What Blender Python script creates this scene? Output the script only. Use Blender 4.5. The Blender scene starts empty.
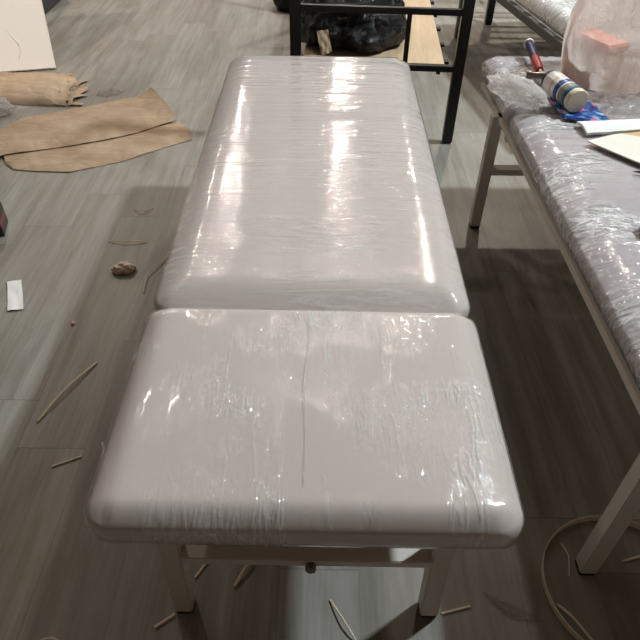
import bpy, bmesh, math, random
from mathutils import Vector, Matrix, noise
random.seed(7)
scene = bpy.context.scene
COL = scene.collection
PI = math.pi

# ------------------------------------------------------------------ materials
class NB:
    def __init__(s, name):
        s.m = bpy.data.materials.new(name); s.m.use_nodes = True
        s.t = s.m.node_tree; s.t.nodes.clear()
        s.out = s.n('ShaderNodeOutputMaterial')
    def n(s, typ, **kw):
        nd = s.t.nodes.new(typ)
        for k, v in kw.items():
            if k in nd.inputs: s.set(nd.inputs[k], v)
            else: setattr(nd, k, v)
        return nd
    def set(s, inp, v):
        if hasattr(v, 'node'): s.t.links.new(v, inp)
        else: inp.default_value = v
    def math(s, op, a, b=0.0, c=0.0):
        nd = s.t.nodes.new('ShaderNodeMath'); nd.operation = op
        s.set(nd.inputs[0], a); s.set(nd.inputs[1], b); s.set(nd.inputs[2], c)
        return nd.outputs[0]
    def mix(s, f, a, b, mode='MIX'):
        nd = s.t.nodes.new('ShaderNodeMix'); nd.data_type = 'RGBA'; nd.blend_type = mode
        s.set(nd.inputs[0], f); s.set(nd.inputs[6], a); s.set(nd.inputs[7], b)
        return nd.outputs[2]
    def ramp(s, f, stops):
        nd = s.t.nodes.new('ShaderNodeValToRGB'); s.set(nd.inputs[0], f)
        e = nd.color_ramp.elements
        while len(e) < len(stops): e.new(0.5)
        for el, (p, c) in zip(e, stops): el.position = p; el.color = c
        return nd.outputs[0]
    def coords(s, scale=(1, 1, 1), kind='Object', rot=(0, 0, 0)):
        tc = s.n('ShaderNodeTexCoord'); mp = s.n('ShaderNodeMapping')
        s.t.links.new(tc.outputs[kind], mp.inputs[0])
        mp.inputs['Scale'].default_value = scale; mp.inputs['Rotation'].default_value = rot
        return mp.outputs[0]
    def noise(s, vec, scale=5, detail=3, rough=.5, dist=0):
        nd = s.n('ShaderNodeTexNoise'); s.t.links.new(vec, nd.inputs['Vector'])
        nd.inputs['Scale'].default_value = scale; nd.inputs['Detail'].default_value = detail
        nd.inputs['Roughness'].default_value = rough; nd.inputs['Distortion'].default_value = dist
        return nd.outputs['Fac']
    def bump(s, h, strength=.3, dist=.01, normal=None):
        nd = s.n('ShaderNodeBump'); s.set(nd.inputs['Height'], h)
        nd.inputs['Strength'].default_value = strength; nd.inputs['Distance'].default_value = dist
        if normal is not None: s.set(nd.inputs['Normal'], normal)
        return nd.outputs[0]
    def principled(s, **kw):
        nd = s.n('ShaderNodeBsdfPrincipled')
        for k, v in kw.items(): s.set(nd.inputs[k.replace('_', ' ')], v)
        s.t.links.new(nd.outputs[0], s.out.inputs[0])
        return nd

def rgb(r, g, b):
    f = lambda v: (v / 255 / 12.92) if v / 255 <= .04045 else ((v / 255 + .055) / 1.055) ** 2.4
    return (f(r), f(g), f(b), 1)

def simple(name, col, rough=.5, metal=0., var=.12, scale=8, bump=0., bscale=60, spec=.5, coat=0.):
    b = NB(name); v = b.coords()
    nz = b.noise(v, scale, 4, .6)
    c2 = tuple(x * (1 - var) for x in col[:3]) + (1,)
    c = b.mix(nz, c2, col)
    kw = dict(Base_Color=c, Roughness=rough, Metallic=metal)
    p = b.principled(**kw)
    p.inputs['Specular IOR Level'].default_value = spec
    p.inputs['Coat Weight'].default_value = coat
    if bump: b.set(p.inputs['Normal'], b.bump(b.noise(v, bscale, 4, .6), bump, .003))
    return b.m

def floor_mat():
    b = NB('weathered_grey_plank_vinyl')
    tc = b.n('ShaderNodeTexCoord'); sp = b.n('ShaderNodeSeparateXYZ'); b.t.links.new(tc.outputs['Object'], sp.inputs[0])
    X, Y = sp.outputs[0], sp.outputs[1]
    W, LEN = .196, 1.22
    xs = b.math('DIVIDE', b.math('ADD', X, .481 + W * 40), W)
    ix = b.math('FLOOR', xs); fx = b.math('FRACT', xs)
    wn = b.n('ShaderNodeTexWhiteNoise', noise_dimensions='1D'); b.set(wn.inputs['W'], ix)
    ys = b.math('ADD', b.math('DIVIDE', b.math('ADD', Y, 30.0), LEN), b.math('MULTIPLY', wn.outputs['Value'], 5.0))
    iy = b.math('FLOOR', ys); fy = b.math('FRACT', ys)
    cb = b.n('ShaderNodeCombineXYZ'); b.set(cb.inputs[0], ix); b.set(cb.inputs[1], iy)
    w2 = b.n('ShaderNodeTexWhiteNoise', noise_dimensions='3D'); b.set(w2.inputs['Vector'], cb.outputs[0])
    tone = w2.outputs['Value']
    # grain: stretched along the plank, offset per plank
    off = b.n('ShaderNodeVectorMath', operation='MULTIPLY_ADD')
    b.set(off.inputs[0], cb.outputs[0]); off.inputs[1].default_value = (3.7, 7.3, 1.9); b.set(off.inputs[2], tc.outputs['Object'])
    mp = b.n('ShaderNodeMapping'); b.t.links.new(off.outputs[0], mp.inputs[0]); mp.inputs['Scale'].default_value = (26, 1.6, 1)
    g1 = b.noise(mp.outputs[0], 1.0, 6, .65, .6)
    mp2 = b.n('ShaderNodeMapping'); b.t.links.new(off.outputs[0], mp2.inputs[0]); mp2.inputs['Scale'].default_value = (7, 1.1, 1)
    g2 = b.noise(mp2.outputs[0], 1.0, 4, .55, .4)
    mp3 = b.n('ShaderNodeMapping'); b.t.links.new(off.outputs[0], mp3.inputs[0]); mp3.inputs['Scale'].default_value = (90, 5, 1)
    g3 = b.noise(mp3.outputs[0], 1.0, 4, .7, .2)
    grain = b.math('ADD', b.math('MULTIPLY', g1, .5), b.math('ADD', b.math('MULTIPLY', g2, .35), b.math('MULTIPLY', g3, .25)))
    col = b.ramp(grain, [(.30, rgb(94, 83, 72)), (.46, rgb(120, 113, 103)), (.60, rgb(139, 134, 127)), (.78, rgb(162, 159, 153))])
    tonec = b.ramp(tone, [(0, (.84, .82, .79, 1)), (.45, (.95, .945, .94, 1)), (1, (1.04, 1.06, 1.06, 1))])
    col = b.mix(1.0, col, tonec, 'MULTIPLY')
    # worn brown patches and pale dust
    d = b.noise(b.coords((1, .6, 1)), 1.7, 5, .6)
    dm = b.ramp(d, [(.50, (0, 0, 0, 1)), (.72, (1, 1, 1, 1))])
    col = b.mix(b.math('MULTIPLY', dm, .35), col, rgb(176, 172, 162))
    d2 = b.noise(b.coords((1.3, .9, 1)), 2.6, 5, .65)
    col = b.mix(b.math('MULTIPLY', b.ramp(d2, [(.55, (0, 0, 0, 1)), (.75, (1, 1, 1, 1))]), .32), col, rgb(120, 92, 66))
    # joints
    ex = b.math('LESS_THAN', b.math('MINIMUM', fx, b.math('SUBTRACT', 1.0, fx)), .008)
    ey = b.math('LESS_THAN', b.math('MINIMUM', fy, b.math('SUBTRACT', 1.0, fy)), .0013)
    ed = b.math('MAXIMUM', b.math('MULTIPLY', ex, .18), b.math('MULTIPLY', ey, .4))
    col = b.mix(ed, col, rgb(52, 42, 34))
    rr = b.math('ADD', .36, b.math('MULTIPLY', g2, .22))
    p = b.principled(Base_Color=col, Roughness=rr)
    p.inputs['Specular IOR Level'].default_value = .5
    b.set(p.inputs['Normal'], b.bump(b.math('SUBTRACT', grain, ed), .18, .004))
    return b.m

def vinyl_mat(name, col, seam=None):
    b = NB(name); v = b.coords()
    n1 = b.noise(v, 2.5, 3, .5)
    c = b.mix(n1, tuple(x * .93 for x in col[:3]) + (1,), col)
    p = b.principled(Base_Color=c, Roughness=.55)
    p.inputs['Specular IOR Level'].default_value = .2
    b.set(p.inputs['Normal'], b.bump(b.noise(v, 260, 2, .5), .06, .001))
    return b.m

def film_mat(name, kind, haze=.05, rough=.05, crease=.45):
    """thin clear stretch film: see-through, shiny, with fine wrinkles that catch the lamps"""
    b = NB(name)
    def ridge(v, scale, detail=3, dist=.5, thin=15.0):      # sparse sharp creases
        q = b.noise(v, scale, detail, .55, dist)
        return b.math('SUBTRACT', 1.0, b.math('MINIMUM', b.math('MULTIPLY', b.math('ABSOLUTE', b.math('SUBTRACT', q, .5)), thin), 1.0))
    def patchy(v, scale, lo, hi):
        return b.ramp(b.noise(v, scale, 2, .5, .4), [(lo, (0, 0, 0, 1)), (hi, (1, 1, 1, 1))])
    if kind == 'across':      # ripples run across the cushion
        h = b.noise(b.coords((2.2, 70, 5)), 1.0, 3, .6, .2)
        h2 = b.noise(b.coords((1.2, 17, 3)), 1.0, 2, .5, .2)
        h3 = b.noise(b.coords((9, 170, 30)), 1.0, 2, .6, .1)
        cr = b.math('MULTIPLY', ridge(b.coords((6, 34, 10)), 1.0), patchy(b.coords((2.5, 4, 3)), 1.0, .45, .80))
        hm = b.math('ADD', b.math('MULTIPLY', h, .50), b.math('ADD', b.math('MULTIPLY', h2, .8), b.math('ADD', b.math('MULTIPLY', h3, .22), b.math('MULTIPLY', cr, .30))))
        dist, st = .0052, .7
    elif kind == 'along':     # ripples run lengthwise and fan out
        h = b.noise(b.coords((60, 5, 5), rot=(0, 0, .10)), 1.0, 3, .6, .5)
        h2 = b.noise(b.coords((9, 4, 3), rot=(0, 0, -.35)), 1.0, 2, .5, .4)
        pm = b.math('MAXIMUM', patchy(b.coords((4, 5, 3)), 1.0, .50, .76), patchy(b.coords((12, 2.2, 3)), 1.0, .50, .74))
        c1 = ridge(b.coords((60, 9, 10), rot=(0, 0, .30)), 1.0, 3, .8, 13.0)
        c2 = ridge(b.coords((16, 34, 10), rot=(0, 0, -.5)), 1.0, 3, .8, 13.0)
        cr = b.math('MULTIPLY', b.math('ADD', c1, b.math('MULTIPLY', c2, .35)), pm)
        hm = b.math('ADD', b.math('MULTIPLY', h, .25), b.math('ADD', b.math('MULTIPLY', h2, .8), b.math('MULTIPLY', cr, .34)))
        dist, st = .0065, .8
    else:                     # loose crumpled
        h = b.noise(b.coords((8, 34, 12), rot=(0, 0, -.15)), 1.0, 3, .55, .8)
        h2 = b.noise(b.coords((4, 12, 5)), 1.0, 3, .5, .5)
        pm = patchy(b.coords((4, 7, 3)), 1.0, .40, .70)
        c1 = ridge(b.coords((6, 26, 10), rot=(0, 0, -.2)), 1.0, 3, .9, 12.0)
        c2 = ridge(b.coords((18, 12, 10), rot=(0, 0, .5)), 1.0, 3, .9)
        cr = b.math('MULTIPLY', b.math('ADD', c1, b.math('MULTIPLY', c2, .6)), pm)
        hm = b.math('ADD', b.math('MULTIPLY', cr, .5), b.math('ADD', b.math('MULTIPLY', h, .35), b.math('MULTIPLY', h2, .8)))
        dist, st = .009, .85
    nrm = b.bump(hm, st, dist)
    gl = b.n('ShaderNodeBsdfGlossy'); gl.inputs['Roughness'].default_value = rough; gl.inputs['Color'].default_value = (1, 1, 1, 1)
    b.set(gl.inputs['Normal'], nrm)
    tr = b.n('ShaderNodeBsdfTransparent'); tr.inputs[0].default_value = (.975, .97, .968, 1)
    df = b.n('ShaderNodeBsdfDiffuse'); df.inputs[0].default_value = (.90, .89, .885, 1); 
    lw = b.n('ShaderNodeLayerWeight'); lw.inputs['Blend'].default_value = .5; b.set(lw.inputs['Normal'], nrm)
    fr = b.math('ADD', .045, b.math('MULTIPLY', b.math('POWER', lw.outputs['Facing'], 5.0), .9))
    # both faces of a thin film reflect
    fac = b.math('MINIMUM', b.math('MULTIPLY', fr, 1.6), 1.0)
    m1 = b.n('ShaderNodeMixShader'); 
    hz = b.math('MULTIPLY', b.ramp(hm, [(.55, (.25, .25, .25, 1)), (1.15, (1, 1, 1, 1))]), haze)
    hz = b.math('MINIMUM', b.math('ADD', hz, b.math('MULTIPLY', cr, crease)), .9); b.set(m1.inputs[0], hz); b.t.links.new(tr.outputs[0], m1.inputs[1]); b.t.links.new(df.outputs[0], m1.inputs[2])
    m2 = b.n('ShaderNodeMixShader'); b.set(m2.inputs[0], fac)
    b.t.links.new(m1.outputs[0], m2.inputs[1]); b.t.links.new(gl.outputs[0], m2.inputs[2])
    b.t.links.new(m2.outputs[0], b.out.inputs[0])
    return b.m

def kraft_mat():
    b = NB('brown_kraft_paper'); v = b.coords()
    n1 = b.noise(v, 6, 5, .6); n2 = b.noise(b.coords((4, 90, 20), rot=(0, 0, .3)), 1, 3, .6)
    c = b.ramp(b.math('ADD', b.math('MULTIPLY', n1, .7), b.math('MULTIPLY', n2, .3)),
               [(.3, rgb(150, 124, 100)), (.55, rgb(176, 151, 126)), (.75, rgb(194, 171, 147))])
    vo = b.n('ShaderNodeTexVoronoi', feature='DISTANCE_TO_EDGE'); b.t.links.new(b.coords((6, 9, 9), rot=(0, 0, .3)), vo.inputs['Vector']); vo.inputs['Scale'].default_value = 1
    p = b.principled(Base_Color=c, Roughness=.75)
    p.inputs['Specular IOR Level'].default_value = .25
    b.set(p.inputs['Normal'], b.bump(b.math('ADD', b.math('MINIMUM', vo.outputs['Distance'], .12), b.math('MULTIPLY', b.noise(v, 25, 4, .6), .12)), .5, .03))
    return b.m

def bagplastic_mat(name, tint, haze, rough=.15, scale=10):
    b = NB(name)
    h = b.noise(b.coords((1, 1, .6)), scale, 6, .68, 1.6)
    nrm = b.bump(h, .9, .02)
    p = b.n('ShaderNodeBsdfPrincipled'); p.inputs['Base Color'].default_value = tint; p.inputs['Roughness'].default_value = rough
    b.set(p.inputs['Normal'], nrm)
    tr = b.n('ShaderNodeBsdfTransparent'); tr.inputs[0].default_value = (.97, .95, .94, 1)
    mx = b.n('ShaderNodeMixShader')
    lw = b.n('ShaderNodeLayerWeight'); lw.inputs[0].default_value = .35; b.set(lw.inputs['Normal'], nrm)
    f = b.math('MINIMUM', b.math('ADD', haze, b.math('MULTIPLY', lw.outputs['Facing'], .45)), .95)
    tl = b.n('ShaderNodeBsdfTranslucent'); tl.inputs[0].default_value = tint; b.set(tl.inputs['Normal'], nrm)
    m0 = b.n('ShaderNodeMixShader'); m0.inputs[0].default_value = .6
    b.t.links.new(p.outputs[0], m0.inputs[1]); b.t.links.new(tl.outputs[0], m0.inputs[2])
    b.set(mx.inputs[0], f); b.t.links.new(tr.outputs[0], mx.inputs[1]); b.t.links.new(m0.outputs[0], mx.inputs[2])
    b.t.links.new(mx.outputs[0], b.out.inputs[0])
    return b.m

def blackbag_mat():
    b = NB('black_bin_liner'); v = b.coords()
    h = b.noise(v, 11, 6, .62, 1.6)
    vo = b.n('ShaderNodeTexVoronoi', feature='DISTANCE_TO_EDGE'); b.t.links.new(b.coords((1, 1, .7)), vo.inputs['Vector']); vo.inputs['Scale'].default_value = 13
    h = b.math('ADD', b.math('MULTIPLY', h, .8), b.math('MULTIPLY', vo.outputs['Distance'], .8))
    p = b.principled(Base_Color=(.006, .006, .0065, 1), Roughness=.16); p.inputs['Specular IOR Level'].default_value = .4
    b.set(p.inputs['Normal'], b.bump(h, .9, .05))
    return b.m

def ply_mat():
    b = NB('pale_plywood'); 
    g = b.noise(b.coords((20, 2, 2)), 1, 5, .6, .5)
    c = b.ramp(g, [(.3, rgb(176, 148, 116)), (.7, rgb(202, 176, 146))])
    b.principled(Base_Color=c, Roughness=.6); return b.m

def stripes_mat(name, stops, axis=2, lo=0., hi=1., rough=.35, noise_amt=0.02):
    """printed bands along one local axis (constant interpolation)"""
    b = NB(name); tc = b.n('ShaderNodeTexCoord'); sp = b.n('ShaderNodeSeparateXYZ'); b.t.links.new(tc.outputs['Object'], sp.inputs[0])
    t = b.math('DIVIDE', b.math('SUBTRACT', sp.outputs[axis], lo), hi - lo)
    t = b.math('ADD', t, b.math('MULTIPLY', b.math('SUBTRACT', b.noise(b.coords(), 40, 3, .6), .5), noise_amt))
    nd = b.n('ShaderNodeValToRGB'); nd.color_ramp.interpolation = 'CONSTANT'; b.set(nd.inputs[0], t)
    e = nd.color_ramp.elements
    while len(e) < len(stops): e.new(.5)
    for el, (pp, c) in zip(e, stops): el.position = pp; el.color = c
    b.principled(Base_Color=nd.outputs[0], Roughness=rough)
    return b.m

def print_mat():
    b = NB('blue_printed_packaging'); v = b.coords()
    a = b.noise(b.coords((16, 30, 10), rot=(0, 0, .5)), 1, 3, .6, 1.0); k = b.noise(b.coords((25, 14, 10)), 1.0, 3, .5, .5)
    c = b.ramp(a, [(.38, rgb(16, 26, 84)), (.50, rgb(32, 70, 140)), (.58, rgb(96, 158, 204)), (.72, rgb(222, 226, 232))])
    c = b.mix(b.ramp(k, [(.58, (0, 0, 0, 1)), (.62, (1, 1, 1, 1))]), c, rgb(206, 110, 140))
    b.principled(Base_Color=c, Roughness=.25); return b.m

M = {}
M['floor'] = floor_mat()
M['vinyl'] = vinyl_mat('white_upholstery_vinyl', rgb(211, 199, 194))
M['vinyl2'] = vinyl_mat('pale_grey_upholstery_vinyl', rgb(182, 172, 176))
M['vinyl3'] = vinyl_mat('bright_white_vinyl', rgb(238, 236, 232))
M['film_across'] = film_mat('stretch_film_rippled_across', 'across', .12, crease=.30)
M['film_along'] = film_mat('stretch_film_rippled_along', 'along', .12, crease=.55)
M['film_loose'] = film_mat('loose_crumpled_film', 'loose', .24, rough=.08, crease=.62)
M['film_tuft'] = film_mat('bunched_film', 'along', .5)
M['white_metal'] = simple('cream_white_painted_steel', rgb(216, 207, 198), .4, 0, .06, 5)
M['underboard'] = simple('raw_board', rgb(150, 120, 95), .7, 0, .2, 6)
M['black_metal'] = simple('black_powder_coated_steel', rgb(22, 20, 20), .4, 0, .3, 20)
M['rubber'] = simple('black_rubber', rgb(26, 24, 23), .7, 0, .2, 20)
M['ply'] = ply_mat()
M['kraft'] = kraft_mat()
M['blackbag'] = blackbag_mat()
M['clearbag'] = bagplastic_mat('translucent_carrier_plastic', rgb(246, 233, 227), .50)
M['bubble'] = bagplastic_mat('crumpled_clear_plastic', rgb(226, 220, 218), .42, .12, 22)
M['wrap'] = bagplastic_mat('soft_clear_wrap', rgb(244, 240, 238), .5, .15, 14)
M['wisp'] = bagplastic_mat('thin_clear_scrap', rgb(215, 212, 208), .07, .15, 25)
M['cream'] = simple('cream_laminate', rgb(250, 236, 224), .5, 0, .05, 3)
M['dark_grey'] = simple('dark_grey_plastic', rgb(58, 56, 60), .5, 0, .15, 10)
M['paper'] = simple('white_paper', rgb(236, 233, 228), .7, 0, .05, 10, .3, 30)
M['cream_paper'] = simple('cream_card', rgb(232, 226, 212), .7, 0, .04, 10)
M['tan_card'] = simple('tan_card', rgb(205, 174, 128), .7, 0, .1, 10)
M['straw'] = simple('pale_straw', rgb(228, 212, 186), .6, 0, .25, 30)
M['band'] = simple('pale_edging_band', rgb(250, 236, 208), .45, 0, .15, 12)
M['tissue'] = simple('brownish_crumpled_tissue', rgb(242, 218, 204), .8, 0, .3, 40, .6, 60)
M['steel'] = simple('worn_steel', rgb(150, 142, 134), .32, .85, .2, 20)
M['galv'] = simple('olive_grey_painted_steel', rgb(112, 112, 108), .42, .3, .2, 10)
M['navy'] = simple('navy_grip', rgb(44, 42, 84), .4, 0, .2, 30)
M['red'] = simple('red_grip', rgb(196, 50, 42), .4, 0, .15, 30)
M['white_plastic'] = simple('white_plastic', rgb(232, 226, 220), .4, 0, .04, 20)
M['beige_cap'] = simple('beige_plastic_cap', rgb(222, 208, 184), .4, 0, .06, 20)
M['salmon'] = simple('salmon_carton', rgb(238, 172, 154), .6, 0, .1, 10)
M['beige_box'] = simple('beige_carton', rgb(244, 222, 198), .6, 0, .1, 10)
M['ink'] = simple('dark_blue_ink_plastic', rgb(24, 24, 58), .35, 0, .2, 20)
M['brown'] = simple('brown_rubber', rgb(104, 80, 70), .5, 0, .2, 20)
M['print'] = print_mat()
M['darkcarton'] = stripes_mat('dark_carton_print', [(0, rgb(40, 26, 34)), (.25, rgb(120, 40, 44)), (.4, rgb(24, 24, 34)), (.7, rgb(70, 66, 84)), (.8, rgb(22, 22, 30))], 2, 0, .16)

# ------------------------------------------------------------------ object helpers
def link(o, parent=None):
    COL.objects.link(o)
    if parent is not None: o.parent = parent
    return o
def obj(name, bm, mat, parent=None, smooth=True, loc=None, rot=None, sharp=38):
    me = bpy.data.meshes.new(name); bmesh.ops.recalc_face_normals(bm, faces=bm.faces[:]); bm.to_mesh(me); bm.free()
    for m in (mat if isinstance(mat, (list, tuple)) else [mat]): me.materials.append(m)
    for p in me.polygons: p.use_smooth = smooth
    if smooth: me.set_sharp_from_angle(angle=math.radians(sharp))
    o = bpy.data.objects.new(name, me); link(o, parent)
    if loc: o.location = loc
    if rot: o.rotation_euler = rot
    return o
def tag(o, label=None, cat=None, group=None, kind=None):
    for k, v in (('label', label), ('category', cat), ('group', group), ('kind', kind)):
        if v: o[k] = v
    return o
def thing(name, label, cat, loc=(0, 0, 0), rotz=0, group=None):
    o = bpy.data.objects.new(name, None); o.empty_display_size = .05
    link(o); o.location = loc; o.rotation_euler = (0, 0, rotz)
    return tag(o, label, cat, group)
def box_bm(x0, x1, y0, y1, z0, z1, bevel=.003, seg=2, bm=None):
    own = bm is None
    b = bmesh.new()
    bmesh.ops.create_cube(b, size=1)
    for v in b.verts:
        v.co = Vector((x0 + (v.co.x + .5) * (x1 - x0), y0 + (v.co.y + .5) * (y1 - y0), z0 + (v.co.z + .5) * (z1 - z0)))
    if bevel: bmesh.ops.bevel(b, geom=b.edges[:], offset=bevel, segments=seg, affect='EDGES')
    if own: return b
    return merge(bm, b)
def merge(bm, b, mat=0):
    me = bpy.data.meshes.new('tmp'); b.to_mesh(me); b.free()
    n = len(bm.faces); bm.from_mesh(me); bpy.data.meshes.remove(me)
    bm.faces.ensure_lookup_table()
    for f in bm.faces[n:]: f.material_index = mat
    return bm
def beam_bm(p, q, w, h, bevel=.003, up=(0, 0, 1), bm=None):
    """rectangular bar from p to q"""
    p, q = Vector(p), Vector(q); d = q - p; L = d.length; d.normalize()
    u = Vector(up); 
    if abs(d.dot(u)) > .95: u = Vector((0, 1, 0))
    s = d.cross(u).normalized(); u = s.cross(d)
    b = box_bm(-w / 2, w / 2, 0, L, -h / 2, h / 2, bevel)
    mt = Matrix((s, d, u)).transposed().to_4x4(); mt.translation = p
    b.transform(mt)
    return b if bm is None else merge(bm, b)
def tube_bm(pts, radii, seg=8, flat=1.0, cap=True):
    """swept tube; flat squashes it along world z"""
    bm = bmesh.new(); rings = []
    pts = [Vector(p) for p in pts]
    if not hasattr(radii, '__len__'): radii = [radii] * len(pts)
    for i, p in enumerate(pts):
        d = (pts[min(i + 1, len(pts) - 1)] - pts[max(i - 1, 0)]).normalized()
        u = Vector((0, 0, 1)) if abs(d.z) < .9 else Vector((0, 1, 0))
        s = d.cross(u).normalized(); u = s.cross(d)
        rings.append([bm.verts.new(p + (s * math.cos(a) + u * math.sin(a) * flat) * radii[i]) for a in [2 * PI * k / seg for k in range(seg)]])
    for a, b in zip(rings, rings[1:]):
        for k in range(seg): bm.faces.new((a[k], a[(k + 1) % seg], b[(k + 1) % seg], b[k]))
    if cap:
        bm.faces.new(rings[0][::-1]); bm.faces.new(rings[-1])
    return bm
def lathe_bm(prof, seg=24, closed=False):
    """profile of (r, z) revolved around z"""
    bm = bmesh.new(); rings = []
    for r, z in prof:
        rings.append([bm.verts.new((r * math.cos(2 * PI * k / seg), r * math.sin(2 * PI * k / seg), z)) for k in range(seg)])
    for a, b in zip(rings, rings[1:]):
        for k in range(seg): bm.faces.new((a[k], a[(k + 1) % seg], b[(k + 1) % seg], b[k]))
    if closed:
        a, b = rings[-1], rings[0]
        for k in range(seg): bm.faces.new((a[k], a[(k + 1) % seg], b[(k + 1) % seg], b[k]))
    else:
        bm.faces.new(rings[0][::-1]); bm.faces.new(rings[-1])
    return bm
def catmull(pts, n):
    pts = [Vector(p) for p in pts]; out = []
    for i in range(n + 1):
        t = i / n * (len(pts) - 1); k = min(int(t), len(pts) - 2); f = t - k
        p0, p1, p2, p3 = pts[max(k - 1, 0)], pts[k], pts[k + 1], pts[min(k + 2, len(pts) - 1)]
        out.append(.5 * ((2 * p1) + (p2 - p0) * f + (2 * p0 - 5 * p1 + 4 * p2 - p3) * f * f + (3 * p1 - p0 - 3 * p2 + p3) * f ** 3))
    return out
def plin(pts, n):
    """even points along a polyline, corners kept sharp"""
    pts = [Vector(p) for p in pts]
    seg = [(b - a).length for a, b in zip(pts, pts[1:])]; T = sum(seg); out = []
    for i in range(n + 1):
        d = T * i / n
        for k, s in enumerate(seg):
            if d <= s + 1e-9 or k == len(seg) - 1:
                out.append(pts[k].lerp(pts[k + 1], min(1, d / max(s, 1e-9)))); break
            d -= s
    return out
def sheet_bm(top, bot, nu, nv, zf, thick=.0015, closed_bag=False):
    """a sheet lofted between two polylines on the ground; zf(u,v) gives the height.  closed_bag: a flat bag with a lower layer"""
    a, b = plin([(x, y, 0) for x, y in bot], nu), plin([(x, y, 0) for x, y in top], nu)
    bm = bmesh.new(); up, lo = [], []
    for i in range(nu + 1):
        ru, rl = [], []
        for j in range(nv + 1):
            u, v = i / nu, j / nv; p = a[i].lerp(b[i], v)
            z = zf(u, v, p)
            zl = (z - thick) if not closed_bag else closed_bag
            ru.append(bm.verts.new((p.x, p.y, z))); rl.append(bm.verts.new((p.x, p.y, min(zl, z - .0006))))
        up.append(ru); lo.append(rl)
    for i in range(nu):
        for j in range(nv):
            bm.faces.new((up[i][j], up[i + 1][j], up[i + 1][j + 1], up[i][j + 1]))
            bm.faces.new((lo[i][j], lo[i][j + 1], lo[i + 1][j + 1], lo[i + 1][j]))
    for i in range(nu):
        bm.faces.new((up[i][0], lo[i][0], lo[i + 1][0], up[i + 1][0])); bm.faces.new((up[i][nv], up[i + 1][nv], lo[i + 1][nv], lo[i][nv]))
    for j in range(nv):
        bm.faces.new((up[0][j], up[0][j + 1], lo[0][j + 1], lo[0][j])); bm.faces.new((up[nu][j], lo[nu][j], lo[nu][j + 1], up[nu][j + 1]))
    return bm
def nz(x, y, z=0, s=1): return noise.noise(Vector((x * s, y * s, z * s)))

# ------------------------------------------------------------------ setting
bm = bmesh.new()
vs = [bm.verts.new(p) for p in ((-7, -3, 0), (8, -3, 0), (8, 16, 0), (-7, 16, 0))]; bm.faces.new(vs)
ret = bmesh.ops.extrude_face_region(bm, geom=bm.faces[:])
for v in [g for g in ret['geom'] if isinstance(g, bmesh.types.BMVert)]: v.co.z -= .05
tag(obj('floor', bm, M['floor'], smooth=False), 'grey weathered wood plank floor', 'floor', kind='structure')

tag(obj('wall_back', box_bm(-7, 8, 15.9, 16, 0, 5.2, 0), simple('grey_wall_paint', rgb(205, 208, 214), .8, 0, .08, 1), smooth=False), 'plain grey far wall', 'wall', kind='structure')

# ------------------------------------------------------------------ padded cushions
def cushion_bm(x0, x1, y0, y1, zb, zt, R=.05, e=.09, wall=.45, p=2.2, off=0., n=(46, 60), wr=None, es=None, floor_face=True):
    """upholstered block with rounded corners: short wall, then a broad padded shoulder up to a flat top.
    es = shoulder widths (x0 side, x1 side, y0 side, y1 side)"""
    es = es or (e, e, e, e)
    x0 -= off; x1 += off; y0 -= off; y1 += off
    def spacing(a, b, n):
        out = []
        for i in range(n + 1):
            t = i / n; s = .5 - .5 * math.cos(PI * t)
            out.append(a + (b - a) * (.55 * s + .45 * t))
        return out
    xs, ys = spacing(x0, x1, n[0]), spacing(y0, y1, n[1])
    bm = bmesh.new(); G = []; H = zt - zb
    def prof(d, w):
        t = min(1, max(0, d / w))
        return wall + (1 - wall) * (1 - (1 - t) ** p)
    for x in xs:
        row = []
        for y in ys:
            X, Y = x, y
            cx = (x0 + R) if x < x0 + R else ((x1 - R) if x > x1 - R else None)
            cy = (y0 + R) if y < y0 + R else ((y1 - R) if y > y1 - R else None)
            if cx is not None and cy is not None:
                a, b = (x - cx) / R, (y - cy) / R
                X, Y = cx + R * a * math.sqrt(1 - b * b / 2), cy + R * b * math.sqrt(1 - a * a / 2)
            dc = 1e9
            if cx is not None and cy is not None:
                dc = R - math.hypot(X - cx, Y - cy)
            h = 1
            for d, w in ((X - x0, es[0]), (x1 - X, es[1]), (Y - y0, es[2]), (y1 - Y, es[3])):
                h = min(h, prof(min(d, dc), w))
            u, v = (X - x0) / (x1 - x0), (Y - y0) / (y1 - y0)
            z = zb + H * h + off + .006 * math.sin(PI * u) * math.sin(PI * v)
            if wr: z += wr(X, Y, min(X - x0, x1 - X, Y - y0, y1 - Y))
            row.append(bm.verts.new((X, Y, z)))
        G.append(row)
    nx, ny = n
    for i in range(nx):
        for j in range(ny): bm.faces.new((G[i][j], G[i + 1][j], G[i + 1][j + 1], G[i][j + 1]))
    loop = [G[i][0] for i in range(nx)] + [G[nx][j] for j in range(ny)] + [G[i][ny] for i in range(nx, 0, -1)] + [G[0][j] for j in range(ny, 0, -1)]
    # soften the crease between wall and shoulder, then wall, then tuck under
    cxm, cym = (x0 + x1) / 2, (y0 + y1) / 2
    prev = loop
    def ring(inset, zfun):
        out = []
        for v in loop:
            dx = min(max(v.co.x, x0 + R), x1 - R); dy = min(max(v.co.y, y0 + R), y1 - R)
            d = Vector((v.co.x - dx, v.co.y - dy, 0)); 
            if d.length < 1e-6: d = Vector((0, 0, 0))
            else: d.normalize()
            out.append(bm.verts.new((v.co.x - d.x * inset, v.co.y - d.y * inset, zfun(v.co.z))))
        return out
    for ins, zf in ((-.004, lambda z: zb + (z - zb) * .82), (-.006, lambda z: zb + (z - zb) * .5), (-.004, lambda z: zb + (z - zb) * .18), (.004, lambda z: zb - off * .3), (.02, lambda z: zb - .004 - off * .5)):
        r = ring(ins, zf)
        for k in range(len(loop)):
            bm.faces.new((prev[k], prev[(k + 1) % len(loop)], r[(k + 1) % len(loop)], r[k]))
        prev = r
    if floor_face:
        bm.faces.new(prev)
    return bm

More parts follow.
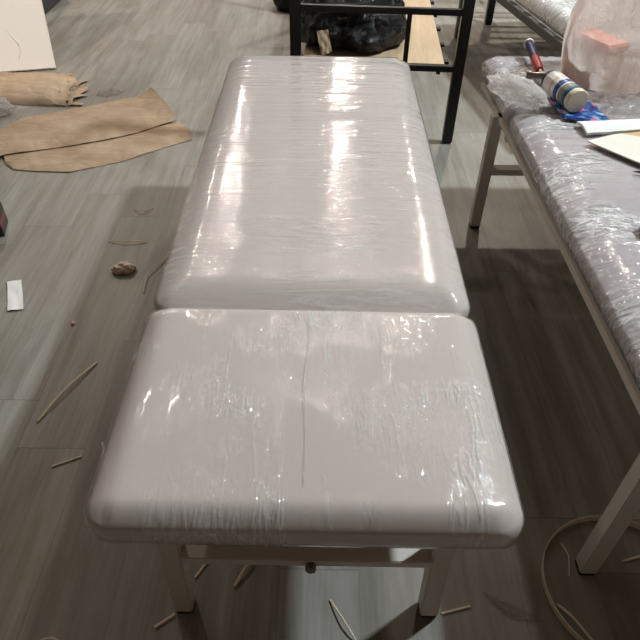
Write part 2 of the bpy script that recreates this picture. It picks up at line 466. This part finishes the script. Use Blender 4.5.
def exam_table(root, seat, back, H=.6, leg_short=.12, leg_long=.14, W=.72, L=2.09, SL=.535, lx=.272, rail=.020, rail_h=.03, splay=.015, vin='vinyl', films=('film_along', 'film_across'), knob=True, wrinkle=1.0, crosses=(.27, .29)):
    """padded couch; local +y runs from the short section to the long one, origin at the floor under the short end"""
    hw = W / 2; zb = H - .075
    for (nm, y0, y1, es, fm, wr) in (
        ('seat_cushion', 0, SL - .003, (.06, .06, .042, .04), films[0], 'along'),
        ('backrest_cushion', SL + .003, L, (.095, .085, .095, .05), films[1], 'across')):
        c = obj(nm, cushion_bm(-hw, hw, y0, y1, zb, H, R=.045, es=es, p=2.0, wall=(.68 if wr == 'along' else .60)), M[vin], root)
        if wr == 'along':
            f = lambda X, Y, d: wrinkle * (.0016 * nz(X * 42 + Y * 6, Y * 3.2, 3) + .0012 * nz(X * 14, Y * 9, 8))
        else:
            f = lambda X, Y, d: wrinkle * (.0010 * nz(X * 1.5, Y * 34 + X * 2, 5) + .0008 * nz(X * 2, Y * 9, 1))
        film = obj('plastic_film', cushion_bm(-hw, hw, y0 + .001, y1 - .001, zb, H, R=.045, es=es, p=2.0, wall=(.68 if wr == 'along' else .60), off=.0026, n=(90, 110), wr=f, floor_face=False), M[fm], root)
        film['label'] = 'clear shiny stretch film'
    # base boards under the pads
    for nm, y0, y1 in (('base_board', .03, SL - .01), ('base_board', SL + .01, L - .03)):
        obj(nm, box_bm(-hw + .03, hw - .03, y0, y1, zb - .022, zb - .004, .002), M['underboard'], root)
    zr = zb - .024
    ya, yb = leg_short, L - leg_long
    for y, s in ((ya, -1), (yb, 1)):
        for sx in (-1, 1):
            p, q = (sx * (lx + splay), y + s * .0, .012), (sx * lx, y, zr)
            lg = obj('leg', beam_bm(p, q, .042, .042, .003), M['white_metal'], root)
            obj('foot_pad', box_bm(p[0] - .02, p[0] + .02, y - .02, y + .02, 0, .014, .003), M['rubber'], lg)
    # rails below the boards
    for sx in (-1, 1):
        obj('side_rail', box_bm(sx * (lx + rail) - .0125, sx * (lx + rail) + .0125, .045, L - .045, zr - rail_h, zr, .002), M['white_metal'], root)
    for y in (.06, SL, L - .06):
        obj('end_rail', box_bm(-lx, lx, y - .0125, y + .0125, zr - .032, zr - .002, .002), M['white_metal'], root)
    for y, z in ((ya, crosses[0]), (yb, crosses[1])):
        st = obj('stretcher', box_bm(-lx + .012, lx - .012, y - .024, y + .024, z - .0125, z + .0125, .002), M['white_metal'], root)
        if knob and y == ya:
            k = lathe_bm([(.004, -.012), (.010, -.010), (.0115, -.004), (.0115, .004), (.010, .007)], 16)
            k.transform(Matrix.Translation((.010, y - .032, z - .004)) @ Matrix.Rotation(PI / 2, 4, 'X'))
            tag(obj('knob', k, M['steel'], root), 'small round dark metal knob')

TX = -.02
main = thing('exam_table', 'white two-section padded exam table wrapped in clear shiny film, in the middle', 'exam table', (TX, .508, 0), 0, 'film-wrapped exam tables')
exam_table(main, None, None)
# bunched film tufts that stick out from the main table's left edge
for k, (yy, x0) in enumerate([(.40, -.352), (.515, -.353), (.155, -.352), (.14, -.354)]):
    bm = bmesh.new(); 
    for q in range(5):
        a = Vector((x0 - .008, yy + random.uniform(-.012, .012), .552 + random.uniform(-.01, .015)))
        b_ = a + Vector((random.uniform(-.022, -.010), random.uniform(-.03, .03), random.uniform(-.03, .012)))
        merge(bm, tube_bm([a, a.lerp(b_, .5) + Vector((0, 0, .004)), b_], [.005, .0035, .0012], 6))
    tag(obj('film_tuft', bm, M['film_tuft'], main), 'bunched end of the clear film')
# a lengthwise film overlap ridge down the middle of the near section
def ztop_seat(y): return .6 + .004
bm = bmesh.new()
pts = [(-.004 + .004 * math.sin(t * 9), .06 + t * .42, .6085 + .0015 * math.sin(t * 3) - (.02 * max(0, (.12 - (.06 + t * .42)) / .1) ** 2)) for t in [i / 24 for i in range(25)]]
obj('film_fold', tube_bm(pts, .0011, 6, .5), M['film_tuft'], main)
RX = 1.004
right = thing('exam_table', 'wrapped grey-white exam table on the right with tools and a bag on top', 'exam table', (RX, 2.63, 0), PI + math.radians(.6), 'film-wrapped exam tables')
exam_table(right, None, None, leg_short=.365, leg_long=.16, L=2.05, SL=.515, vin='vinyl2', films=('film_loose', 'film_loose'), knob=False, wrinkle=2.6, splay=.0, lx=.350, rail=-.014, rail_h=.02, W=.70)

# ------------------------------------------------------------------ black metal bunk frames
def metal_bed(root, width=.79, length=1.95, posts=1.15):
    hw = width
    P = .050
    for x in (0, hw):
        for y in (0, length):
            pm = obj('post', box_bm(x - P / 2, x + P / 2, y - P / 2, y + P / 2, .008, posts, .003), M['black_metal'], root)
            obj('foot_pad', box_bm(x - .019, x + .019, y - .019, y + .019, 0, .01, .002), M['rubber'], pm)
    for y in (0, length):
        for z in (.38, .635, 1.12):
            obj('end_rail', box_bm(P / 2, hw - P / 2, y - .014, y + .014, z - .0135, z + .0135, .002), M['black_metal'], root)
        for x in ((.53,) if y == 0 else (.26, .53)):
            obj('upright', box_bm(x - .011, x + .011, y - .011, y + .011, .39, .625, .002), M['black_metal'], root)
    for x in (0, hw):
        obj('side_rail', box_bm(abs(x - .09) - .010, abs(x - .09) + .010, P / 2, length - P / 2, .34, .366, .002), M['black_metal'], root)
    for k in range(8):
        y = .09 + k * (length - .2) / 7
        obj('slat', box_bm(.008, hw - .037, y, y + .035, .367, .380, .001), M['black_metal'], root)
ang = math.radians(-3.0)
bed = thing('metal_bed_frame', 'black metal bed frame with plywood base and a black bag on it', 'bed frame', (-.14, 3.09, 0), ang, 'black metal bed frames')
metal_bed(bed)
brd = obj('plywood_base', box_bm(.03, .725, .03, 1.92, 0, .009, .001), M['ply'])
brd.location = (-.14, 3.09, .381); brd.rotation_euler = (0, 0, ang)
tag(brd, 'tan plywood board lying on the slats of the black bed frame', 'board')
bed2 = thing('metal_bed_frame', 'second black metal bed frame, only one leg seen behind the first', 'bed frame', (1.235, 5.01, 0), 0, 'black metal bed frames')
metal_bed(bed2)

# ------------------------------------------------------------------ black bags
def bag_bm(rx, ry, rz, seed, neck=True, n=5, amp=.16, sc=3.2):
    bm = bmesh.new(); bmesh.ops.create_icosphere(bm, subdivisions=n, radius=1)
    for v in bm.verts:
        d = v.co.copy()
        k = 1 + amp * noise.noise(d * sc * .6 + Vector((seed, 0, 0))) + amp * .7 * (abs(noise.noise(d * sc * 1.5 + Vector((0, seed, 0)))) - .3) + amp * .25 * noise.noise(d * sc * 4 + Vector((0, 0, seed)))
        c = d * k
        z = c.z
        if z < -.45: z = -.45 - (abs(z) - .45) * .12          # sits flat
        if neck and d.z > .8:
            t = (d.z - .8) / .2
            c.x *= 1 - .35 * t; c.y *= 1 - .35 * t; z += .28 * t * t
        v.co = Vector((c.x * rx, c.y * ry, z * rz))
    zmin = min(v.co.z for v in bm.verts)
    for v in bm.verts: v.co.z -= zmin
    return bm
b1 = obj('trash_bag', bag_bm(.285, .27, .20, 2.3), M['blackbag'], loc=(.135, 3.42, .3905))
tag(b1, 'shiny black trash bag lying on the plywood bed base', 'trash bag', 'black trash bags')
b2 = obj('trash_bag', bag_bm(.13, .14, .12, 5.1, neck=False), M['blackbag'], loc=(-.27, 5.32, 0))
tag(b2, 'small black bag on the floor behind the bed frame post', 'trash bag', 'black trash bags')
bm = sheet_bm([(-.045, .05), (.01, .065)], [(-.01, -.06), (.04, -.03)], 12, 12, lambda u, v, p: .004 + .012 * (1 + nz(u * 3, v * 3, 4)), .0012)
kp = obj('paper_scrap', bm, M['kraft'], loc=(-.005, 3.125, .46), rot=(1.15, .2, .2))
tag(kp, 'torn brown paper scrap caught against the black trash bag', 'paper scrap')

# ------------------------------------------------------------------ wrapped bed behind the right table
bd = thing('slatted_bed', 'low bed behind the right table with grey slotted side rail and white wrapped mattress', 'bed', (1.20, 2.93, 0), math.radians(9.6))
LZ = .50
bm = bmesh.new()
box_bm(0, .030, 0, 1.84, LZ - .075, LZ - .03, .003, 2, bm)
obj('side_rail', bm, M['galv'], bd)
obj('side_rail', box_bm(.87, .90, 0, 1.84, LZ - .075, LZ - .03, .003), M['galv'], bd)
for k in range(9):
    y = .08 + k * .195
    obj('rail_slot', box_bm(.004, .026, y, y + .07, LZ - .0315, LZ - .0275, .001), M['rubber'], bd)
for y in (.0, 1.81):
    obj('end_rail', box_bm(.03, .87, y, y + .03, LZ - .075, LZ - .03, .003), M['galv'], bd)
for x in (.03, .83):
    for y in (.05, 1.75):
        obj('leg', box_bm(x, x + .04, y, y + .04, 0, LZ - .0755, .003), M['galv'], bd)
ms = obj('mattress', cushion_bm(.035, .895, .01, 1.83, LZ - .028, LZ + .06, R=.05, es=(.05,) * 4, n=(30, 40)), M['vinyl3'], bd)
obj('plastic_film', cushion_bm(.035, .895, .012, 1.828, LZ - .028, LZ + .06, R=.05, es=(.05,) * 4, off=.004, n=(60, 80), floor_face=False,
    wr=lambda X, Y, d: .003 * nz(X * 6, Y * 26, 2) + .002 * nz(X * 15, Y * 15, 6)), M['film_loose'], bd)

# ------------------------------------------------------------------ kraft paper on the floor
topA = [(-1.745, 3.006), (-1.627, 3.218), (-1.336, 3.373), (-1.166, 3.466), (-1.011, 3.57)]
botA = [(-1.60, 2.77), (-1.563, 2.80), (-1.288, 2.902), (-1.101, 2.985), (-.977, 3.065), (-.87, 3.164), (-.795, 3.209)]
topB = [(-1.60, 2.83), (-1.30, 3.02), (-1.0, 3.17), (-.806, 3.225), (-.717, 3.158)]
botB = [(-1.535, 2.715), (-1.491, 2.675), (-1.384, 2.662), (-1.217, 2.658), (-.983, 2.778), (-.809, 2.93), (-.686, 3.018)]
def zA(u, v, p):
    z = .018 + .017 * math.sin(PI * min(1, v * 1.05)) ** .7 * (.6 + .4 * u) + .007 * nz(p.x, p.y, 1, 5) + .003 * nz(p.x, p.y, 7, 17)
    if u > .88: z += .03 * ((u - .88) / .12) ** 2 * (.3 + v)
    return max(z, .0145)
def zB(u, v, p):
    z = .005 + .010 * math.sin(PI * v) ** .6 + .004 * nz(p.x, p.y, 3, 6) + .003 * nz(p.x, p.y, 9, 19)
    if u > .93: z += .03 * (u - .93) / .07 * (1 - abs(2 * v - 1))
    if v > .35: z = min(z, .0105)
    return max(z, .003)
def zC(u, v, p):
    z = .010 + .075 * math.sin(PI * min(1, max(0, v))) ** .55 * (1 if u < .8 else 1 - .35 * (u - .8) / .2) + .010 * nz(p.x, p.y, 5, 6) + .004 * nz(p.x, p.y, 2, 20)
    if u > .85: z += .012 * nz(u * 4, v * 9, 3)
    return max(z, .003)
k2 = obj('kraft_paper_bag', sheet_bm(topB, botB, 70, 24, zB, closed_bag=.0008), M['kraft'])
tag(k2, 'flattened brown kraft paper bag, lower one of the overlapped pair on the floor', 'paper bag', 'kraft paper bags')
k1 = obj('kraft_paper_bag', sheet_bm(topA, botA, 80, 26, zA, thick=.0018), M['kraft'])
tag(k1, 'flattened brown kraft paper bag, upper one lying over another', 'paper bag', 'kraft paper bags')
topC = [(-2.08, 3.80), (-1.978, 3.80), (-1.77, 3.805), (-1.53, 3.80)]
botC = [(-2.0, 3.431), (-1.848, 3.422), (-1.646, 3.407), (-1.46, 3.400)]
k3 = thing('kraft_paper_bag', 'rolled brown kraft paper bag with torn open end below the cream panel', 'paper bag', (-1.77, 3.6, 0), 0, 'kraft paper bags')
bmC = sheet_bm([(x + 1.77, y - 3.6) for x, y in topC], [(x + 1.77, y - 3.6) for x, y in botC], 60, 26, zC, closed_bag=.001)
obj('paper_body', bmC, M['kraft'], k3)
# the torn open mouth: a ragged upper lip curling up and a longer lower lip on the floor
def lip(ys, ln, zbase, ztip, seed):
    bm = bmesh.new(); rows = []; n, m = 60, 10
    for i in range(n + 1):
        y = ys[0] + (ys[1] - ys[0]) * i / n; e = 1 - abs(2 * i / n - 1) ** 4
        saw = (i * .055 + seed) % 1.0
        L0 = ln * (.62 + .38 * nz(y * 9, seed, 0) + .35 * (saw - .5)); row = []
        for k in range(m + 1):
            t = k / m
            x = .232 - y * .17 + L0 * t
            z = zbase * e * (1 - t) + ztip * t * (.75 + .6 * nz(y * 13, t * 2, seed)) + .006 * nz(y * 30, t * 4, seed)
            row.append(bm.verts.new((x, y, max(z, .0035))))
        rows.append(row)
    for r0, r1 in zip(rows, rows[1:]):
        for k in range(m): bm.faces.new((r0[k], r1[k], r1[k + 1], r0[k + 1]))
    fl = obj('torn_lip', bm, M['kraft'], k3, sharp=180)
    sm = fl.modifiers.new('thick', 'SOLIDIFY'); sm.thickness = .0012
lip((-.185, .19), .10, .060, .062, .3)
lip((-.19, .18), .17, .008, .012, 1.7)

# clear scraps beside the paper
def crumple(name, rx, ry, rz, seed, mat, loc, label, cat, rotz=0, n=4, amp=.45):
    o = obj(name, bag_bm(rx, ry, rz, seed, False, n, amp, 3.6), mat, loc=loc, rot=(0, 0, rotz)); tag(o, label, cat); return o
crumple('plastic_scrap', .11, .075, .05, 3.3, M['bubble'], (-1.84, 3.30, .0), 'crumpled clear plastic beside the rolled kraft bag', 'plastic scrap')
crumple('plastic_scrap', .07, .045, .018, 6.3, M['wisp'], (-1.265, 3.60, .0), 'flat wisp of clear plastic between the kraft bags and the plank floor', 'plastic scrap', .4)

# ------------------------------------------------------------------ cream panel leaning at the left
lean = math.radians(23.6)
pn = thing('leaning_panel', 'cream panel leaning back at the far left corner', 'panel', (-1.70, 3.95, 0), math.radians(15))
pb = box_bm(-.50, .0, 0, .03, 0, .95, .004)
pb.transform(Matrix.Rotation(-lean, 4, 'X'))
obj('panel_face', pb, M['cream'], pn)
zmin = min(v.co.z for v in pn.children[0].data.vertices)
pn.location.z = -zmin
sc_ = tube_bm([(-.21 + .03 * math.sin(t * 4), -.0005 + .0, .06 + .17 * t) for t in [i / 10 for i in range(11)]], [.0015 + .003 * math.sin(PI * i / 10) for i in range(11)], 6, .6)
sc_.transform(Matrix.Rotation(-lean, 4, 'X'))
obj('dent_mark', sc_, M['cream_paper'], pn)
obc = thing('storage_crate', 'dark grey crate behind the cream panel', 'crate', (-2.55, 5.02, 0))
bm = box_bm(-.45, .415, 0, .5, 0, .42, .012)
obj('crate_body', bm, M['dark_grey'], obc)
obj('crate_lid', box_bm(-.465, .43, -.015, .515, .42, .45, .008), M['dark_grey'], obc)

# ------------------------------------------------------------------ things at the left edge and floor litter
ct = thing('drink_carton', 'small dark carton with red print at the left edge of the floor', 'carton', (-1.375, 2.17, 0), .25)
obj('carton_body', box_bm(-.045, .045, -.06, .06, 0, .10, .003), M['darkcarton'], ct)
obj('carton_flap', box_bm(-.040, .040, -.05, .05, .10, .106, .002), M['dark_grey'], ct)
bm = sheet_bm([(-1.188, 1.82), (-1.14, 1.834)], [(-1.125, 1.656), (-1.072, 1.669)], 8, 14, lambda u, v, p: .003 + .008 * abs(v - .45) + .003 * nz(u * 2, v * 3), .001)
tag(obj('paper_slip', bm, M['paper']), 'white slip of paper lying on the floor at the left', 'paper')
crumple('tissue_wad', .045, .026, .024, 8.8, M['tissue'], (-.766, 1.905, 0), 'brownish crumpled wad on the floor left of the exam table', 'tissue', .2, 4, .25)
crumple('crumb', .008, .007, .006, 1.8, M['tissue'], (-.873, 1.599, 0), 'tiny pale crumb on the floor below the crumpled wad', 'crumb', n=2)
G = 'straw strips on the floor'
def straw(pts, label, r=.0024, mat='straw'):
    o = obj('straw_strip', tube_bm([tuple(p) for p in catmull([(x, y, .0035 + (.010 * math.sin(PI * i / (len(pts) - 1)) if len(pts) > 2 else 0)) for i, (x, y) in enumerate(pts)], 14)], r, 6, .6), M[mat])
    tag(o, label, 'straw', G)
straw([(-.61, 2.02), (-.64, 1.94), (-.667, 1.885), (-.665, 1.80), (-.66, 1.77)], 'bent pale straw strip left of the table seam, nearest the tissue wad')
straw([(-.565, 1.765), (-.57, 1.70), (-.56, 1.64), (-.585, 1.62), (-.60, 1.58)], 'short curled straw strip beside the table seam on the left', .0022)
straw([(-.846, 1.164), (-.795, 1.293), (-.736, 1.412)], 'long straight straw strip on the floor left of the near cushion', .004)
straw([(-.751, 1.006), (-.677, 1.042)], 'short straw strip poking out by the film tuft on the left', .003)
straw([(-.196, .674), (-.165, .735), (-.150, .77)], 'straw strip on the floor right of the left front leg', .0045)
straw([(-.37, .575), (-.329, .605)], 'straw strip at the foot of the left front leg', .004)
straw([(.036, .646), (.071, .589), (.10, .546)], 'dark thin straw strip on the lit floor under the table', .0022)
straw([(.30, .618), (.37, .636)], 'straw strip lying at the foot of the right front leg', .003)
straw([(-.296, .694), (-.265, .745)], 'tiny straw strip behind the left front leg', .0035)
straw([(.58, .644), (.605, .61), (.64, .56)], 'pale straw strip inside the hoop, nearest the camera', .0035)
straw([(.775, .755), (.83, .77)], 'straw strip inside the hoop on its right side', .003)
straw([(.632, .80), (.637, .76), (.628, .715)], 'thin straw strip inside the hoop beside the table leg', .002)
straw([(-.826, 2.343), (-.79, 2.32), (-.75, 2.36)], 'forked thin straw strip in the shadow below the kraft bags', .002)
straw([(-.88, 2.10), (-.80, 2.09), (-.72, 2.10)], 'flat straight straw strip across the planks above the tissue wad', .0025)
straw([(-.66, .52), (-.60, .545), (-.55, .52), (-.53, .49)], 'curved straw strip in the bottom left corner of the floor', .002)
bm = sheet_bm([(.405, .675), (.45, .655), (.53, .625)], [(.44, .63), (.47, .61), (.525, .605)], 20, 8, lambda u, v, p: .004 + .004 * abs(nz(u * 6, v * 3)), .0006)
tag(obj('plastic_scrap', bm, M['wisp']), 'thin wisp of clear film on the floor between the two tables', 'plastic scrap')

# hoop of edging band around the right table's near leg
hp = lathe_bm([(.185, 0), (.1865, .0), (.1875, .022), (.186, .022)], 80, closed=True)
for v in hp.verts:
    a = math.atan2(v.co.y, v.co.x); k = 1 + .02 * math.sin(2 * a + .6) + .01 * math.sin(3 * a)
    v.co.x *= k; v.co.y *= k; 
tag(obj('edging_hoop', hp, M['band'], loc=(.747, .688, .0)), 'pale round hoop of edging band lying around the near table leg', 'hoop')

# ------------------------------------------------------------------ things on the right table
TOP = .6085
# hammer
hm = thing('hammer', 'claw hammer with navy and red grip lying on the right table', 'hammer', (.808, 2.292, TOP + .012))
A, B = Vector((.012, .315, .030)), Vector((.0, .06, .012))
def along(t): return tuple(A.lerp(B, t))
obj('grip', tube_bm([along(t) for t in (.05, .08, .2, .35, .5, .56)], [.013, .0165, .0175, .0155, .0165, .015], 14), M['navy'], hm)
obj('grip_sleeve', tube_bm([along(t) for t in (.56, .6, .75, .9, .97)], [.0165, .0175, .017, .0165, .014], 14), M['red'], hm)
obj('grip_end', tube_bm([along(t) for t in (0, .02, .05)], [.014, .021, .02], 14), M['white_plastic'], hm)
obj('neck', tube_bm([along(.97), along(1.15)], [.009, .009], 10), M['steel'], hm)
bm = tube_bm([(-.062, .020, .013), (-.045, .017, .014), (-.043, .017, .014), (-.022, .013, .015), (.015, .008, .016), (.04, .004, .014)], [.015, .015, .011, .011, .014, .011], 12)
merge(bm, beam_bm((.03, -.001, .014), (.085, .006, .004), .010, .007, .002)); merge(bm, beam_bm((.03, .012, .014), (.085, .028, .004), .010, .007, .002))
obj('head', bm, M['steel'], hm)

# sealant can
CX, CY = .803, 2.215; d = Vector((.852 - .80, 2.01 - 2.24, 0))
cn = thing('sealant_can', 'lying white and blue sealant can with beige cap on the right table', 'can', (CX, CY, TOP + .047), 0)
R3 = Matrix.Rotation(math.atan2(d.y, d.x), 4, 'Z') @ Matrix.Rotation(PI / 2, 4, 'Y')
def can(prof, name, mat, lab=None):
    o = obj(name, lathe_bm([(r * 1.22, z * .93) for r, z in prof], 28), mat, cn); o.matrix_local = R3
    if lab: o['label'] = lab
    return o
bodym = stripes_mat('can_print', [(0, rgb(226, 220, 212)), (.30, rgb(214, 186, 166)), (.40, rgb(232, 228, 222)), (.50, rgb(30, 70, 140)), (.66, rgb(232, 230, 226)), (.70, rgb(150, 138, 120)), (.86, rgb(40, 130, 130)), (.93, rgb(26, 60, 120))], 2, .017, .172, noise_amt=.06)
can([(.028, .018), (.0315, .022), (.0315, .18), (.030, .185)], 'can_body', bodym)
can([(.020, .0), (.028, .003), (.0305, .012), (.0305, .018)], 'collar', M['navy'], 'dark collar')
can([(.0295, .185), (.032, .187), (.032, .205), (.030, .209)], 'cap', M['beige_cap'], 'beige cap')

# blue printed packet
bm = sheet_bm([(.785, 2.16), (.91, 2.235)], [(.79, 1.99), (.945, 1.95)], 20, 20, lambda u, v, p: .006 + .006 * math.sin(PI * u) * math.sin(PI * v) + .004 * nz(u * 5, v * 5), .004)
o = obj('printed_packet', bm, M['print'], loc=(.012, 0, TOP - .001)); tag(o, 'flat blue and pink printed packet under the sealant can', 'packet')
# folded white paper
bm = sheet_bm([(.833, 1.955), (1.06, 1.985)], [(.841, 1.87), (1.03, 1.905)], 16, 8, lambda u, v, p: .012 + .008 * math.sin(PI * v) + .002 * nz(u * 4, v * 3), .008)
o = obj('folded_paper', bm, M['paper'], loc=(.0, 0, TOP - .002)); tag(o, 'folded white paper beside the blue packet on the right table', 'paper')
bm = sheet_bm([(.95, 1.885), (1.08, 1.915)], [(.95, 1.80), (1.06, 1.80)], 6, 6, lambda u, v, p: .006, .003)
o = obj('cardboard_piece', bm, M['tan_card'], loc=(.0, 0, TOP - .002)); tag(o, 'tan cardboard piece between the white paper and cream card', 'cardboard')
bm = sheet_bm([(.825, 1.816), (.939, 1.87), (1.12, 1.80)], [(.83, 1.808), (.937, 1.673), (1.05, 1.60)], 12, 10, lambda u, v, p: .012 + .003 * u, .004)
o = obj('cream_card', bm, M['cream_paper'], loc=(.0, 0, TOP - .001)); tag(o, 'cream card lying on the right table at the picture edge', 'card')
# pen and brown cap at the picture edge
pt = thing('ballpoint_pen', 'dark blue pen pointing in from the right below the cream card', 'pen', (.905, 1.637, TOP + .006))
obj('pen_body', tube_bm([(.025, -.008, 0), (.12, -.05, 0)], [.005, .005], 10), M['ink'], pt)
obj('pen_tip', tube_bm([(0, 0, -.002), (.012, -.004, 0), (.026, -.009, 0)], [.001, .003, .005], 10), M['ink'], pt)
bc = obj('rubber_stopper', lathe_bm([(.024, 0), (.03, .003), (.031, .02), (.027, .027), (.012, .03)], 20), M['brown'], loc=(.842, 1.33, TOP)); tag(bc, 'brown round stopper on the right table at the picture edge', 'stopper')
# crumpled clear wrap at the corner, clear sheet
crumple('plastic_wrap', .060, .128, .044, 4.4, M['wrap'], (.68, 2.16, TOP + .001), 'crumpled clear plastic wrap at the right table left corner', 'plastic wrap', .62, 5, .22)
bm = sheet_bm([(.955, 2.12), (1.16, 2.20)], [(.955, 2.0), (1.08, 2.0)], 24, 20, lambda u, v, p: .016 + .012 * nz(u * 5, v * 5, 1) + .008 * nz(u * 12, v * 9, 4), .001)
o = obj('plastic_sheet', bm, M['wisp'], loc=(0, 0, TOP)); tag(o, 'clear plastic sheet below the carrier bag', 'plastic sheet')

# translucent carrier bag with a carton inside
tb = thing('takeaway_carton', 'beige carton with salmon lid inside the clear carrier bag', 'carton', (.992, 2.345, TOP + .007), -1.126)
obj('carton_body', box_bm(-.092, .092, -.05, .05, 0, .120, .006), M['beige_box'], tb)
obj('carton_lid', box_bm(-.095, .095, -.052, .052, .120, .148, .006), M['salmon'], tb)
bgt = thing('carrier_bag', 'large translucent pinkish carrier bag standing on the right table', 'bag', (1.09, 2.37, TOP + .003), 0)
bm = bmesh.new(); nu, nv = 96, 44; G2 = []
for j in range(nv + 1):
    t = j / nv; z = .002 + .46 * t
    if t < .4: s = .86 + .16 * math.sin(PI * t / .8)
    else: s = 1.02 - .30 * ((t - .4) / .6) ** 1.2
    row = []
    for i in range(nu):
        a = 2 * PI * i / nu
        k = s * (1 + .05 * noise.noise(Vector((math.cos(a) * 1.5, math.sin(a) * 1.5, t * 3))) + (.02 + .06 * t) * noise.noise(Vector((math.cos(a) * 4.5, math.sin(a) * 4.5, t * 1.5 + 4))) + .02 * noise.noise(Vector((math.cos(a) * 9, math.sin(a) * 9, t * 8))))
        ex = 2.6
        c, sn = math.cos(a), math.sin(a)
        den = (abs(c) ** ex + abs(sn) ** ex) ** (1 / ex)
        row.append(bm.verts.new((.21 * k * c / den + .04 * t, .19 * k * sn / den + .02 * t, z)))
    G2.append(row)
for j in range(nv):
    for i in range(nu): bm.faces.new((G2[j][i], G2[j][(i + 1) % nu], G2[j + 1][(i + 1) % nu], G2[j + 1][i]))
bm.faces.new(G2[0][::-1])
obj('bag_body', bm, M['clearbag'], bgt)
for sgn in (-1, 1):
    pts = catmull([(-.06 + .03, sgn * .10, .45), (-.05 + .03, sgn * .09, .52), (.0 + .03, sgn * .07, .57), (.05 + .03, sgn * .09, .52), (.06 + .03, sgn * .10, .45)], 20)
    obj('handle', tube_bm(pts, .016, 8, .35), M['clearbag'], bgt)

# ------------------------------------------------------------------ light: rows of ceiling lamps, added glint and fill spots, and the room's glow
def lamp(name, loc, power, size=.35, col=(1, .97, .92)):
    l = bpy.data.lights.new(name, 'AREA'); l.shape = 'DISK'; l.size = size; l.energy = power; l.color = col
    o = bpy.data.objects.new(name, l); o.location = loc; link(o)
    return o
lamp('ceiling_lamp', (3.65, 3.05, 5.0), 440, .42, (.84, .955, 1.0))
lamp('ceiling_lamp', (1.8, 7.2, 5.0), 170, .22, (1, .90, .77))
lamp('ceiling_lamp', (.4, 11.3, 5.0), 105, .25, (1, .91, .82))
lamp('ceiling_lamp', (-2.0, 11.3, 5.0), 95, .25, (1, .91, .82))
lamp('ceiling_lamp', (-3.2, 7.4, 5.0), 120, .22, (1, .88, .76))
for k, (x, y) in enumerate([(-2.4, 4.4), (-1.2, 4.4), (0, 4.4), (1.2, 4.4), (2.4, 4.4), (-.6, 5.8), (.6, 5.8), (-1.8, 2.6), (1.9, 2.6)]):      # small bright lamps added to put glints on the film
    lamp('added_glint_lamp', (x, y, 4.9), 4, .07, (1, .95, .88))
w = bpy.data.worlds.new('room_glow'); scene.world = w; w.use_nodes = True
nt = w.node_tree; bg = nt.nodes['Background']
tc = nt.nodes.new('ShaderNodeTexCoord'); sp = nt.nodes.new('ShaderNodeSeparateXYZ'); nt.links.new(tc.outputs['Generated'], sp.inputs[0])
rp = nt.nodes.new('ShaderNodeValToRGB'); nt.links.new(sp.outputs[2], rp.inputs[0])
rp.color_ramp.elements[0].position = 0; rp.color_ramp.elements[0].color = (.03, .025, .021, 1)
rp.color_ramp.elements[1].position = .7; rp.color_ramp.elements[1].color = (.098, .073, .053, 1)
nt.links.new(rp.outputs[0], bg.inputs[0]); bg.inputs[1].default_value = 1.0

sl = bpy.data.lights.new('panel_fill_spot', 'SPOT'); sl.energy = 620; sl.spot_size = math.radians(30); sl.spot_blend = .6; sl.shadow_soft_size = .08; sl.color = (1, .96, .90)  # unseen fill spot, added to brighten the cream panel
so = bpy.data.objects.new('panel_fill_spot', sl); so.location = (-3.4, .8, 4.6); link(so)
so.rotation_euler = (Vector((-2.5, 4.3, .4)) - so.location).to_track_quat('-Z', 'Y').to_euler()

# ------------------------------------------------------------------ camera
cam = bpy.data.cameras.new('camera'); cam.sensor_width = 36; cam.lens = 36 * 620 / 640; cam.clip_start = .05
co = bpy.data.objects.new('camera', cam); link(co)
p, r = math.radians(42.4), math.radians(1.0)
fw = Vector((0, math.cos(p), -math.sin(p))); rt = Vector((1, 0, 0)); up = rt.cross(fw)
R_ = rt * math.cos(r) + up * math.sin(r); U_ = -rt * math.sin(r) + up * math.cos(r)
mt = Matrix((R_, U_, -fw)).transposed().to_4x4(); mt.translation = Vector((0, 0, 1.5))
co.matrix_world = mt
scene.camera = co
scene.view_settings.view_transform = 'Standard'; scene.view_settings.look = 'None'
scene.view_settings.gamma = 1; scene.view_settings.use_curve_mapping = False
scene.view_settings.exposure = 0.0
